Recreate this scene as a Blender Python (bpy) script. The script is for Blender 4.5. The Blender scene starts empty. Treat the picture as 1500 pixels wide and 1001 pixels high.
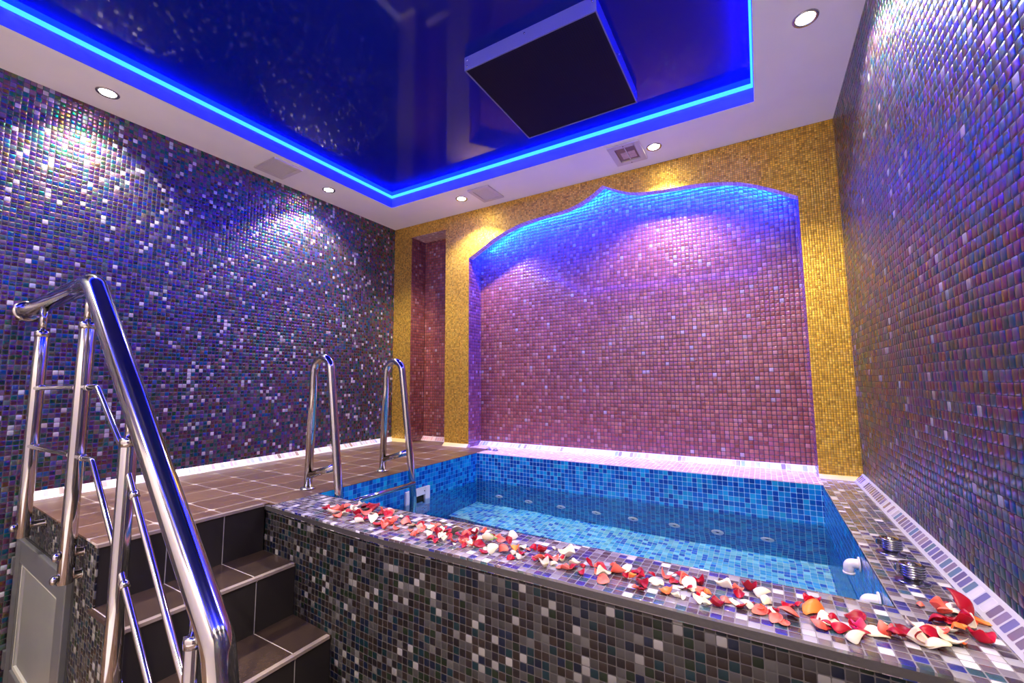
import bpy, bmesh, math, random
from mathutils import Vector, Matrix
C = bpy.context.scene.collection
SC = bpy.context.scene
PI = math.pi
S = 0.5                                     # metres per survey unit (survey origin at the lens, floor 2.5 units below)
def P(x, y, z): return Vector((x*S, y*S, (z+2.5)*S))

# ------------------------------------------------------------------ camera
cam = bpy.data.objects.new('camera', bpy.data.cameras.new('camera')); C.objects.link(cam)
cam.data.sensor_width = 36.0
cam.data.lens = 36.0*621.51/1500.0
cam.data.clip_start = 0.02
_r = Vector((0.86421, 0.50307, -0.00774)); _u = Vector((0.05472, -0.07869, 0.99540)); _f = Vector((-0.50015, 0.86065, 0.09554))
cam.matrix_world = Matrix(((_r.x, _u.x, -_f.x, 0), (_r.y, _u.y, -_f.y, 0), (_r.z, _u.z, -_f.z, 1.25), (0, 0, 0, 1)))
SC.camera = cam
# ------------------------------------------------------------------ world, exposure, lamp strengths
w = bpy.data.worlds.new('world'); SC.world = w; w.use_nodes = True
w.node_tree.nodes['Background'].inputs[0].default_value = (0.02, 0.02, 0.025, 1)
w.node_tree.nodes['Background'].inputs[1].default_value = 0.3
SC.view_settings.view_transform = 'Standard'
SC.view_settings.look = 'None'
SC.view_settings.exposure = 0.9
SC.view_settings.gamma = 1.0
SC.view_settings.use_curve_mapping = False
SC.cycles.use_denoising = True
SC.cycles.sample_clamp_indirect = 6.0
SC.cycles.max_bounces = 10
SC.cycles.blur_glossy = 0.3
SPOT_W = 46.0; REAR_FILL_W = 98.0
WARM = (1.0, 0.86, 0.68)
LED_COL = (0.0008, 0.0080, 1.0); LED_E = 60.0
ARCH_E = 1250.0

# ------------------------------------------------------------------ node helpers
class NT:
    def __init__(s, name):
        s.mat = bpy.data.materials.new(name); s.mat.use_nodes = True
        s.t = s.mat.node_tree; s.n = s.t.nodes; s.l = s.t.links
        s.bsdf = s.n['Principled BSDF']
    def link(s, v, sock):
        if isinstance(v, (int, float)): sock.default_value = v
        elif isinstance(v, (tuple, list)): sock.default_value = tuple(v) if len(v) == len(sock.default_value) else tuple(v)+(1,)
        else: s.l.new(v, sock)
    def m(s, op, a, b=0.0, c=0.0):
        n = s.n.new('ShaderNodeMath'); n.operation = op
        s.link(a, n.inputs[0]); s.link(b, n.inputs[1]); s.link(c, n.inputs[2]); return n.outputs[0]
    def v(s, op, a, b=(0, 0, 0), scale=None):
        n = s.n.new('ShaderNodeVectorMath'); n.operation = op
        s.link(a, n.inputs[0]); s.link(b, n.inputs[1])
        if scale is not None: s.link(scale, n.inputs['Scale'])
        return n.outputs[0]
    def comb(s, x, y, z):
        n = s.n.new('ShaderNodeCombineXYZ'); s.link(x, n.inputs[0]); s.link(y, n.inputs[1]); s.link(z, n.inputs[2]); return n.outputs[0]
    def sep(s, v):
        n = s.n.new('ShaderNodeSeparateXYZ'); s.l.new(v, n.inputs[0]); return n.outputs
    def white(s, v):
        n = s.n.new('ShaderNodeTexWhiteNoise'); n.noise_dimensions = '3D'; s.l.new(v, n.inputs['Vector']); return n.outputs
    def noise(s, v, scale, detail=2.0, rough=0.5):
        n = s.n.new('ShaderNodeTexNoise'); s.l.new(v, n.inputs['Vector'])
        n.inputs['Scale'].default_value = scale; n.inputs['Detail'].default_value = detail; n.inputs['Roughness'].default_value = rough
        return n.outputs
    def mix(s, f, a, b, blend='MIX'):
        n = s.n.new('ShaderNodeMix'); n.data_type = 'RGBA'; n.blend_type = blend
        s.link(f, n.inputs[0]); s.link(a, n.inputs[6]); s.link(b, n.inputs[7]); return n.outputs[2]
    def ramp(s, f, stops, const=True):
        n = s.n.new('ShaderNodeValToRGB'); r = n.color_ramp; r.interpolation = 'CONSTANT' if const else 'LINEAR'
        while len(r.elements) > 1: r.elements.remove(r.elements[-1])
        r.elements[0].position = stops[0][0]; r.elements[0].color = tuple(stops[0][1])+(1,)
        for p, c in stops[1:]:
            e = r.elements.new(p); e.color = tuple(c)+(1,)
        s.l.new(f, n.inputs[0]); return n.outputs[0]
    def pos(s):
        return s.n.new('ShaderNodeNewGeometry')

def stops(*pc):
    """(share, colour) pairs -> cumulative constant ramp"""
    out = []; a = 0; tot = sum(p for p, _ in pc)
    for p, c in pc: out.append((a, c)); a += p/tot
    return out

def mosaic(name, axes, pu, pv, pal, grout, gap=0.055, rough=0.22, metal=0.0, pillow=0.30, tilt=0.05, jit=0.0,
           off=(0.0, 0.0), film=0.0, spec=0.5, vary=0.25, rrand=0.12, grough=0.75, coat=0.0, streak=0.0, wob=0.0, vs=1.0):
    """glass mosaic: pitch pu x pv (metres) on the world plane 'axes'"""
    t = NT(name); g = t.pos(); p = t.sep(g.outputs['Position'])
    ax = {'X': 0, 'Y': 1, 'Z': 2}
    uvec = [0, 0, 0]; vvec = [0, 0, 0]; uvec[ax[axes[0]]] = 1; vvec[ax[axes[1]]] = 1
    u = t.m('DIVIDE', p[ax[axes[0]]], pu); v = t.m('DIVIDE', p[ax[axes[1]]], pv)
    if wob:
        wn = t.noise(g.outputs['Position'], 3.0, 1.0)
        wc = t.sep(wn['Color'])
        u = t.m('MULTIPLY_ADD', wc[0], wob, u); v = t.m('MULTIPLY_ADD', wc[1], wob, v)
    v = t.m('ADD', v, 400.0+off[1]); u = t.m('ADD', u, 400.0+off[0])
    iv = t.m('FLOOR', v)
    if jit:
        rj = t.white(t.comb(iv, 7.3, 1.7))['Value']
        u = t.m('MULTIPLY_ADD', rj, jit, u)
    iu = t.m('FLOOR', u)
    fu = t.m('SUBTRACT', t.m('SUBTRACT', u, iu), 0.5); fv = t.m('SUBTRACT', t.m('SUBTRACT', v, iv), 0.5)
    idv = t.comb(iu, iv, 3.1)
    w1 = t.white(idv); w2 = t.white(t.comb(iv, iu, 9.7)); rc = t.sep(w2['Color'])
    col = t.ramp(w1['Value'], pal)
    br = t.m('MULTIPLY_ADD', rc[0], vary*2, 1.0-vary)
    col = t.v('SCALE', col, scale=br)
    if streak:
        sc = [26, 26, 26]; sc[ax[axes[0]]] = 90
        nn = t.noise(t.v('MULTIPLY', g.outputs['Position'], tuple(sc)), 3.0, 3.0)['Fac']
        col = t.v('SCALE', col, scale=t.m('MULTIPLY_ADD', nn, streak*2, 1.0-streak))
    au = t.m('ABSOLUTE', fu); av = t.m('MULTIPLY', t.m('ABSOLUTE', fv), vs)
    pn = t.m('POWER', t.m('ADD', t.m('POWER', au, 10.0), t.m('POWER', av, 10.0)), 0.1)
    e = t.n.new('ShaderNodeMapRange'); e.interpolation_type = 'SMOOTHSTEP'
    t.l.new(pn, e.inputs[0]); e.inputs[1].default_value = 0.5-gap; e.inputs[2].default_value = 0.5-gap*0.55
    e.inputs[3].default_value = 1.0; e.inputs[4].default_value = 0.0
    mask = e.outputs[0]
    t.l.new(t.mix(mask, grout, col), t.bsdf.inputs['Base Color'])
    # analytic pillow + random tilt of every tessera
    def slope(f, r):
        c3 = t.m('MULTIPLY', t.m('POWER', t.m('ABSOLUTE', f), 3.0), t.m('SIGN', f))
        a = t.m('ADD', t.m('MULTIPLY', c3, 8.0*pillow), t.m('MULTIPLY', f, pillow*0.35))
        b = t.m('MULTIPLY', t.m('SUBTRACT', r, 0.5), tilt*2)
        return t.m('MULTIPLY', t.m('ADD', a, b), mask)
    su = slope(fu, rc[1]); sv = slope(fv, rc[2])
    nrm = t.v('ADD', t.v('ADD', g.outputs['Normal'], t.v('SCALE', tuple(uvec), scale=su)), t.v('SCALE', tuple(vvec), scale=sv))
    t.l.new(t.v('NORMALIZE', nrm), t.bsdf.inputs['Normal'])
    rr = t.m('MULTIPLY_ADD', w1['Value'], rrand, rough)
    mr = t.n.new('ShaderNodeMix'); mr.data_type = 'FLOAT'
    t.l.new(mask, mr.inputs[0]); mr.inputs[2].default_value = grough; t.l.new(rr, mr.inputs[3])
    t.l.new(mr.outputs[0], t.bsdf.inputs['Roughness'])
    t.link(t.m('MULTIPLY', mask, metal), t.bsdf.inputs['Metallic'])
    t.bsdf.inputs['Specular IOR Level'].default_value = spec
    t.link(t.m('MULTIPLY', mask, coat), t.bsdf.inputs['Coat Weight']); t.bsdf.inputs['Coat Roughness'].default_value = 0.08
    if film:
        fn = t.noise(g.outputs['Position'], 60.0, 1.0)['Fac']
        th = t.m('ADD', t.m('MULTIPLY', rc[0], 420.0), t.m('MULTIPLY_ADD', fn, 160.0, 180.0))
        t.link(t.m('MULTIPLY', t.m('MULTIPLY', th, mask), film), t.bsdf.inputs['Thin Film Thickness'])
        t.bsdf.inputs['Thin Film IOR'].default_value = 1.9
    return t.mat

def plain(name, col, rough=0.5, metal=0.0, spec=0.5, bump=0.0, bscale=40.0, vary=0.0, **kw):
    t = NT(name); b = t.bsdf
    b.inputs['Base Color'].default_value = tuple(col)+(1,); b.inputs['Roughness'].default_value = rough
    b.inputs['Metallic'].default_value = metal; b.inputs['Specular IOR Level'].default_value = spec
    g = None
    if vary or bump:
        g = t.pos(); n = t.noise(g.outputs['Position'], bscale, 4.0)
        if vary:
            t.l.new(t.v('SCALE', tuple(col), scale=t.m('MULTIPLY_ADD', n['Fac'], vary*2, 1-vary)), b.inputs['Base Color'])
        if bump:
            bn = t.n.new('ShaderNodeBump'); bn.inputs['Strength'].default_value = bump; bn.inputs['Distance'].default_value = 0.002
            t.l.new(n['Fac'], bn.inputs['Height']); t.l.new(bn.outputs[0], b.inputs['Normal'])
    for k, v_ in kw.items():
        i = b.inputs[k]; i.default_value = v_
    return t.mat
def emit(name, col, strength):
    t = NT(name); b = t.bsdf
    b.inputs['Base Color'].default_value = (0.02, 0.02, 0.02, 1)
    b.inputs['Emission Color'].default_value = tuple(col)+(1,); b.inputs['Emission Strength'].default_value = strength
    return t.mat

# ------------------------------------------------------------------ materials
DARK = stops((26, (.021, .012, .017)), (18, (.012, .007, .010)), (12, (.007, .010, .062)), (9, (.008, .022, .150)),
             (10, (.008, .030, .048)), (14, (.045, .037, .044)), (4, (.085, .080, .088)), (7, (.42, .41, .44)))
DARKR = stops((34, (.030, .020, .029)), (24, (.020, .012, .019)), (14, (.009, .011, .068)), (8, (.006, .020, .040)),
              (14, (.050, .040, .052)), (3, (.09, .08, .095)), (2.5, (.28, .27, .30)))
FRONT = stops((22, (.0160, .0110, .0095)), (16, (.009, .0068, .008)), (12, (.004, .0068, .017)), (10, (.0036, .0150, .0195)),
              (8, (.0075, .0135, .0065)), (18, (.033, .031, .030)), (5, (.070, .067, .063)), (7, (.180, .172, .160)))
RIM = stops((24, (.13, .105, .13)), (18, (.065, .05, .065)), (14, (.024, .028, .20)), (9, (.03, .08, .11)),
            (14, (.22, .20, .22)), (8, (.34, .33, .35)), (11, (.70, .69, .72)))
GOLD = stops((30, (.86, .54, .050)), (30, (.78, .46, .040)), (25, (.90, .60, .075)), (15, (.58, .34, .03)))
PINK = stops((26, (.30, .078, .066)), (24, (.25, .060, .052)), (18, (.36, .120, .080)), (14, (.30, .080, .085)), (10, (.23, .050, .032)),
             (5, (.38, .15, .13)), (1.5, (.38, .27, .27)))
BLUE = stops((30, (.002, .120, .44)), (30, (.004, .22, .54)), (24, (.002, .060, .32)), (16, (.008, .33, .58)))
BENCH_LIT = stops((36, (.06, .52, .92)), (26, (.17, .72, .96)), (18, (.008, .20, .80)), (20, (.28, .84, .98)))  # pool tile lightened to hold the downlight on upward faces
G_D = (.060, .050, .052)
M = {}
def dark(axes, pal=DARK, pu=.0217, pv=.0217, grout=G_D, **k):
    a = dict(gap=.06, rough=.24, pillow=.42, tilt=.07, film=.9, spec=.42, metal=.04, wob=.35); a.update(k)
    return mosaic('dark_mosaic_'+axes, axes, pu, pv, pal, grout, **a)
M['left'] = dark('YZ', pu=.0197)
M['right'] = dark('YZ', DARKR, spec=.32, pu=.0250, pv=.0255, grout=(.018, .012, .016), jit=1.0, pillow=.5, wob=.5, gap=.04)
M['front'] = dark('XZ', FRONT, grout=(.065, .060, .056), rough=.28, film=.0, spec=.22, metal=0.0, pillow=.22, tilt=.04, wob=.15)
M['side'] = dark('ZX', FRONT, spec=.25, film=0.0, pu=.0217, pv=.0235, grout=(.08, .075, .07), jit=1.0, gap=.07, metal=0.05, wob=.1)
M['rimtop'] = dark('XY', RIM, pu=.0235, pv=.0235, grout=(.17, .15, .15), rough=.14, pillow=.22, tilt=.05, spec=.9, coat=.3, wob=.2)
M['gold'] = mosaic('gold_mosaic', 'XZ', .0118, .0118, GOLD, (.26, .15, .045), gap=.075, rough=.30, metal=.75, pillow=.45, tilt=.05, vary=.22, wob=.3)
M['goldY'] = mosaic('gold_mosaic_side', 'YZ', .0118, .0118, GOLD, (.26, .15, .045), gap=.075, rough=.30, metal=.75, pillow=.45, tilt=.05, vary=.22)
pk = dict(gap=.085, rough=.16, pillow=.50, tilt=.05, spec=.8, vary=.16, coat=.35, wob=.15)
G_P = (.030, .010, .014)
M['pink'] = mosaic('pink_mosaic', 'XZ', .0250, .0250, PINK, G_P, **pk)
M['pinkY'] = mosaic('pink_mosaic_side', 'YZ', .0250, .0250, PINK, G_P, **pk)
M['pinkZ'] = mosaic('pink_mosaic_ledge', 'XY', .0250, .0250, stops((40, (.80, .48, .44)), (35, (.76, .40, .38)), (25, (.84, .58, .54))), (.78, .66, .64), **pk)
bl = dict(gap=.045, rough=.12, pillow=.16, tilt=.03, spec=.6, vary=.15, wob=.1)
G_B = (.30, .62, .72)
M['blueX'] = mosaic('pool_mosaic_back', 'XZ', .0250, .0250, BLUE, G_B, **bl)
M['blueY'] = mosaic('pool_mosaic_side', 'YZ', .0250, .0250, BLUE, (.03, .25, .62), **bl)
M['blueZ'] = mosaic('pool_mosaic_lit', 'XY', .0250, .0250, BENCH_LIT, (.50, .85, .95), **bl)
G_T = (.40, .35, .31)
tk = dict(gap=.011, pillow=0.0, tilt=.004, vary=.10, rough=.30, rrand=.10, streak=.16, spec=.45, grough=.85)
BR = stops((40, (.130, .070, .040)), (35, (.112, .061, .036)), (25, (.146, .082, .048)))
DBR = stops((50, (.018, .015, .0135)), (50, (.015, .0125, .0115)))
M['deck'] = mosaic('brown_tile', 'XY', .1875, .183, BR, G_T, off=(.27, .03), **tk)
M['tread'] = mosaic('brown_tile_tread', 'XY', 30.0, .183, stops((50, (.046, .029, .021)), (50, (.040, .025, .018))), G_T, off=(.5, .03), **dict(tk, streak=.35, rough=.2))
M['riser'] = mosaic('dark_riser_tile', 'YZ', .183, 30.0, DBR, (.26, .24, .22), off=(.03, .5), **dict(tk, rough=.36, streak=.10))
M['floor'] = mosaic('floor_tile', 'XY', .30, .30, BR, G_T, **tk)
M['white'] = plain('ceiling_paint', (.94, .92, .86), .85, vary=.04, bscale=6.0)
M['trim'] = plain('white_grout', (.82, .80, .78), .55, bump=.3, bscale=90, vary=.06)
PEARL = stops((26, (.76, .74, .74)), (12, (.60, .66, .70)), (12, (.72, .56, .52)), (8, (.42, .50, .62)), (10, (.66, .52, .66)), (8, (.35, .25, .22)))
pe = dict(gap=.09, vs=1.55, rough=.12, pillow=.2, tilt=.05, film=.8, spec=.9)
M['trimY'] = mosaic('pearl_trim_tile', 'YZ', .0250, .045, PEARL, (.84, .82, .80), off=(0, .37), **pe)
M['trimX'] = mosaic('pearl_trim_tile_back', 'XZ', .0250, .045, PEARL, (.84, .82, .80), off=(0, .5), **pe)
M['trimR'] = mosaic('dim_trim_tile', 'YZ', .0300, .045, stops((40, (.20, .17, .24)), (30, (.12, .12, .26)), (15, (.10, .18, .26)), (15, (.55, .54, .58))), (.44, .43, .44), off=(0, .42), **dict(pe, gap=.12))
M['goldtrim'] = plain('gold_trim', (.80, .60, .22), .5)
M['nosing'] = plain('tile_edge_strip', (.30, .24, .20), .35, metal=.2)
M['edge'] = plain('dark_grout_edge', (.042, .038, .037), .5, bump=.4, bscale=120, vary=.2)
M['chrome'] = plain('polished_steel', (.52, .51, .50), .09, metal=1.0, vary=.03, bscale=30)
M['brush'] = plain('brushed_steel', (.60, .57, .53), .24, metal=1.0, vary=.06, bscale=80)
M['alu'] = plain('grey_aluminium', (.17, .175, .175), .38, metal=.55)
M['alu_light'] = plain('pale_seal', (.40, .40, .34), .5)
M['frost'] = plain('frosted_door_glass', (.17, .175, .16), .32, spec=.6, vary=.18, bscale=7.0)
M['black'] = plain('black_gap', (.008, .008, .008), .7)
M['film'] = plain('glossy_blue_ceiling_film', (.0, .006, .24), .05, spec=.4)
M['led'] = emit('blue_led_strip', LED_COL, LED_E)
M['led2'] = emit('blue_led_tube', (.001, .022, 1.0), ARCH_E)
M['bulb'] = emit('halogen_bulb', (1.0, .90, .74), 40.0)
M['wplastic'] = plain('white_plastic', (.74, .72, .72), .4)
M['vplastic'] = plain('vent_plastic', (.66, .61, .58), .5)
M['duct'] = plain('brown_duct', (.30, .19, .16), .7, vary=.3, bscale=14)
M['wool'] = plain('pale_duct_lining', (.62, .45, .40), .8, vary=.3, bscale=60)
M['pframe'] = plain('panel_frame_blue_spill', (.17, .19, .42), .35, metal=.2)  # pale frame tinted with the blue light of the strip
M['knob'] = plain('knob_steel', (.30, .30, .33), .18, metal=1.0)
def grille_mat():
    t = NT('panel_grille'); g = t.pos(); p = t.sep(g.outputs['Position'])
    def tri(s_, k): return t.m('ABSOLUTE', t.m('SUBTRACT', t.m('FRACT', t.m('MULTIPLY_ADD', s_, k, 400.0)), 0.5))
    d = t.m('ADD', t.m('POWER', tri(p[0], 90.0), 2.0), t.m('POWER', tri(p[1], 90.0), 2.0))
    col = t.mix(t.m('LESS_THAN', d, .05), (.002, .003, .022), (.001, .001, .003))
    t.l.new(col, t.bsdf.inputs['Base Color']); t.bsdf.inputs['Roughness'].default_value = .5; t.bsdf.inputs['Specular IOR Level'].default_value = .15
    return t.mat
M['grille'] = grille_mat()
M['cream'] = plain('cream_plastic', (.80, .74, .68), .35)
M['lip'] = plain('recess_lip_blue_spill', (.10, .16, .50), .8)  # white lip; glow of the blue strip is put into its colour
M['rearwall'] = plain('rear_wall_paint', (.88, .80, .70), .8)
M['paleflr'] = plain('rear_bounce_floor', (.72, .68, .64), .6)
def water_mat():
    t = NT('pool_water')
    t.n.remove(t.bsdf); o = t.n['Material Output']
    gl = t.n.new('ShaderNodeBsdfGlass'); gl.inputs['IOR'].default_value = 1.333; gl.inputs['Roughness'].default_value = 0.0
    gl.inputs['Color'].default_value = (.93, .985, 1, 1)
    t.l.new(gl.outputs[0], o.inputs[0]); return t.mat
M['water'] = water_mat()
def petal_mat(name, a, b, trans=.25):
    t = NT(name); g = t.n.new('ShaderNodeTexCoord')
    uv = t.sep(g.outputs['Generated'])
    oi = t.n.new('ShaderNodeObjectInfo')
    n = t.noise(g.outputs['Generated'], 5.0, 3.0)['Fac']
    f = t.m('ADD', t.m('MULTIPLY', uv[1], .9), t.m('MULTIPLY', n, .25))
    col = t.mix(f, b, a)
    col = t.v('SCALE', col, scale=t.m('MULTIPLY_ADD', oi.outputs['Random'], .45, .75))
    t.l.new(col, t.bsdf.inputs['Base Color']); t.bsdf.inputs['Roughness'].default_value = .38
    t.bsdf.inputs['Subsurface Weight'].default_value = .0
    t.bsdf.inputs['Specular IOR Level'].default_value = .3
    return t.mat
PM = {'R': petal_mat('red_petal', (.42, .002, .018), (.26, .001, .015)), 'C': petal_mat('coral_petal', (.80, .085, .055), (.82, .26, .17)),
      'W': petal_mat('cream_petal', (.74, .67, .54), (.74, .62, .36)), 'O': petal_mat('orange_petal', (.90, .13, .02), (.90, .32, .06)),
      'P': petal_mat('crimson_pink_petal', (.75, .02, .16), (.80, .25, .30))}
# ------------------------------------------------------------------ mesh helpers
class MB:
    def __init__(s): s.v = []; s.f = []; s.mi = []; s.sm = []
    def quad(s, *pts, m=0, sm=False):
        b = len(s.v); s.v += [tuple(p) for p in pts]; s.f.append(tuple(range(b, b+len(pts)))); s.mi.append(m); s.sm.append(sm); return s
    def box(s, a, b, m=0, mats=None):
        """axis aligned box between two metre corners; mats: dict side->material index (x,X,y,Y,z,Z)"""
        x0, x1 = sorted((a[0], b[0])); y0, y1 = sorted((a[1], b[1])); z0, z1 = sorted((a[2], b[2]))
        k = len(s.v)
        s.v += [(x, y, z) for z in (z0, z1) for y in (y0, y1) for x in (x0, x1)]
        F = {'z': (0, 2, 3, 1), 'Z': (4, 5, 7, 6), 'y': (0, 1, 5, 4), 'Y': (2, 6, 7, 3), 'x': (0, 4, 6, 2), 'X': (1, 3, 7, 5)}
        for n, q in F.items():
            s.f.append(tuple(k+i for i in q)); s.mi.append((mats or {}).get(n, m)); s.sm.append(False)
        return s
    def ubox(s, a, b, **k): return s.box(P(*a), P(*b), **k)
    def prism(s, pts, d, m=0, msides=None):
        """polygon pts (metre vectors, planar) extruded by vector d; optional per-side materials"""
        k = len(s.v); n = len(pts); d = Vector(d)
        s.v += [tuple(p) for p in pts]+[tuple(Vector(p)+d) for p in pts]
        s.f.append(tuple(range(k, k+n))); s.mi.append(m); s.sm.append(False)
        s.f.append(tuple(range(k+2*n-1, k+n-1, -1))); s.mi.append(m); s.sm.append(False)
        for i in range(n):
            j = (i+1) % n
            s.f.append((k+j, k+i, k+n+i, k+n+j)); s.mi.append(msides[i] if msides else m); s.sm.append(False)
        return s
    def tube(s, path, r, seg=20, caps=True, m=0, r2=None):
        path = [Vector(p) for p in path]; n = len(path); k = len(s.v)
        T = []
        for i in range(n):
            a = path[max(i-1, 0)]; b = path[min(i+1, n-1)]; T.append((b-a).normalized())
        up = Vector((0, 0, 1)) if abs(T[0].z) < .9 else Vector((1, 0, 0))
        N = (up-T[0]*up.dot(T[0])).normalized()
        for i in range(n):
            if i: N = (N-T[i]*N.dot(T[i])).normalized()
            B = T[i].cross(N)
            rr = r if r2 is None else r+(r2-r)*i/(n-1)
            if isinstance(r, (list, tuple)): rr = r[i]
            for j in range(seg):
                a = 2*PI*j/seg; s.v.append(tuple(path[i]+N*math.cos(a)*rr+B*math.sin(a)*rr))
        for i in range(n-1):
            for j in range(seg):
                a = k+i*seg+j; b = k+i*seg+(j+1) % seg
                s.f.append((a, b, b+seg, a+seg)); s.mi.append(m); s.sm.append(True)
        if caps:
            s.f.append(tuple(k+j for j in range(seg-1, -1, -1))); s.mi.append(m); s.sm.append(False)
            s.f.append(tuple(k+(n-1)*seg+j for j in range(seg))); s.mi.append(m); s.sm.append(False)
        return s
    def lathe(s, prof, c=(0, 0, 0), axis='Z', seg=32, m=0, close=True, smooth=True):
        """prof: (radius, height) list turned about axis through c"""
        k = len(s.v); c = Vector(c); n = len(prof)
        def pt(r, h, a):
            x, y = r*math.cos(a), r*math.sin(a)
            return {'Z': Vector((x, y, h)), 'Y': Vector((x, h, y)), 'X': Vector((h, x, y))}[axis]+c
        for (r, h) in prof:
            for j in range(seg): s.v.append(tuple(pt(r, h, 2*PI*j/seg)))
        for i in range(n-1):
            for j in range(seg):
                a = k+i*seg+j; b = k+i*seg+(j+1) % seg
                s.f.append((a, b, b+seg, a+seg)); s.mi.append(m); s.sm.append(smooth)
        if close:
            s.f.append(tuple(k+j for j in range(seg-1, -1, -1))); s.mi.append(m); s.sm.append(False)
            s.f.append(tuple(k+(n-1)*seg+j for j in range(seg))); s.mi.append(m); s.sm.append(False)
        return s
    def build(s, name, mats, parent=None, base=None, fix=False, bevel=0.0):
        me = bpy.data.meshes.new(name); v = s.v
        if base is not None: v = [tuple(Vector(p)-Vector(base)) for p in v]
        me.from_pydata(v, [], s.f); me.update()
        if not isinstance(mats, (list, tuple)): mats = [mats]
        for m in mats: me.materials.append(m)
        for p_, mi, sm in zip(me.polygons, s.mi, s.sm): p_.material_index = mi; p_.use_smooth = sm
        bm = bmesh.new(); bm.from_mesh(me)
        bmesh.ops.remove_doubles(bm, verts=bm.verts, dist=1e-6)
        if fix: bmesh.ops.recalc_face_normals(bm, faces=bm.faces)
        bm.to_mesh(me); bm.free()
        o = bpy.data.objects.new(name, me); C.objects.link(o)
        if parent is not None: o.parent = parent
        if base is not None and parent is None: o.location = base
        if bevel:
            b = o.modifiers.new('bevel', 'BEVEL'); b.width = bevel; b.segments = 2; b.limit_method = 'ANGLE'; b.angle_limit = math.radians(40)
        return o
def tag(o, label=None, cat=None, group=None, kind=None):
    if label: o['label'] = label
    if cat: o['category'] = cat
    if group: o['group'] = group
    if kind: o['kind'] = kind
    return o
def thing(name, loc, label, cat, group=None):
    e = bpy.data.objects.new(name, None); C.objects.link(e); e.location = loc; e.empty_display_size = .05
    return tag(e, label, cat, group)
class Rel:
    """build children in world coordinates under a thing standing at loc"""
    def __init__(s, e): s.e = e
    def add(s, mb, name, mat, label=None, parent=None, bevel=0.0, fix=True):
        o = mb.build(name, mat, fix=fix, bevel=bevel)
        L = Vector(s.e.location)
        o.data.transform(Matrix.Translation(-L))
        o.parent = parent or s.e
        if label: o['label'] = label
        return o
def arc(c, r, a0, a1, n, u, v):
    c = Vector(c); u = Vector(u); v = Vector(v)
    return [c+u*r*math.cos(a0+(a1-a0)*i/n)+v*r*math.sin(a0+(a1-a0)*i/n) for i in range(n+1)]
def fillet(pts, r, n=8):
    """round the inner corners of a polyline"""
    pts = [Vector(p) for p in pts]; out = [pts[0]]
    for i in range(1, len(pts)-1):
        a, b, c = pts[i-1], pts[i], pts[i+1]
        d1 = (a-b).normalized(); d2 = (c-b).normalized(); ang = d1.angle(d2)
        if ang > 3.1: out.append(b); continue
        t = min(r/math.tan(ang/2), (a-b).length*.49, (c-b).length*.49)
        p0 = b+d1*t; p1 = b+d2*t
        for k in range(n+1):
            f = k/n; out.append(p0*(1-f)**2+b*2*f*(1-f)+p1*f*f)
    out.append(pts[-1]); return out

XL, XR, YB, ZC, ZP, ZF = -5.62, .827, 5.449, 2.785, -1.0, -2.5
YR = -2.6                                    # rear wall behind the camera
XC, XD, YD, YE = -4.928, .100, 4.693, -1.6   # opening in the dropped ceiling
ZM = 2.985                                   # glossy film above
XA, XB, YF, YC = -3.557, .462, 2.552, 5.093  # pool basin
YN = 5.790                                   # niche back
# ================================================================== setting
struct = lambda o: tag(o, kind='structure')
struct(MB().ubox((XL-.2, YR, ZF-.2), (-3.5, YN+.5, ZF)).ubox((-3.5, -.6, ZF-.2), (XR+.2, 2.30, ZF)).build('floor', M['floor']))
struct(MB().ubox((-3.5, YR, ZF-.2), (XR, -.6, ZF+.001)).build('floor', M['paleflr']))  # unseen pale floor, added behind the camera to bounce light upward
struct(MB().ubox((XL-.3, YR-.3, -3.4), (XL, YN+.5, 3.3)).build('wall_left', M['left']))
struct(MB().ubox((XR, YR-.3, -3.4), (XR+.3, YN+.5, 3.3)).build('wall_right', M['right']))
struct(MB().ubox((XL-.3, YR-.3, -2.7), (XR+.3, YR, 3.3)).build('wall_rear', M['rearwall']))
# arch outline (survey units, on the wall face), left to right
def smooth_pts(ctrl, n=10):
    out = []
    for i in range(len(ctrl)-1):
        p0 = Vector(ctrl[max(i-1, 0)]); p1 = Vector(ctrl[i]); p2 = Vector(ctrl[i+1]); p3 = Vector(ctrl[min(i+2, len(ctrl)-1)])
        for k in range(n):
            t = k/n
            out.append(.5*((2*p1)+(-p0+p2)*t+(2*p0-5*p1+4*p2-p3)*t*t+(-p0+3*p1-3*p2+p3)*t**3))
    out.append(Vector(ctrl[-1])); return out
AX0, AX1 = -3.962, .470
ARCH_L = [(-3.962, 2.000), (-3.70, 2.135), (-3.42, 2.270), (-3.02, 2.385), (-2.62, 2.425), (-2.33, 2.440), (-2.08, 2.490), (-1.86, 2.585), (-1.720, 2.672)]
ARCH_R = [(-1.720, 2.672), (-1.57, 2.585), (-1.36, 2.490), (-1.10, 2.437), (-.80, 2.415), (-.48, 2.390), (-.12, 2.315), (.18, 2.180), (.470, 2.005)]
arch = smooth_pts(ARCH_L, 6)+smooth_pts(ARCH_R, 6)[1:]
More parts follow.
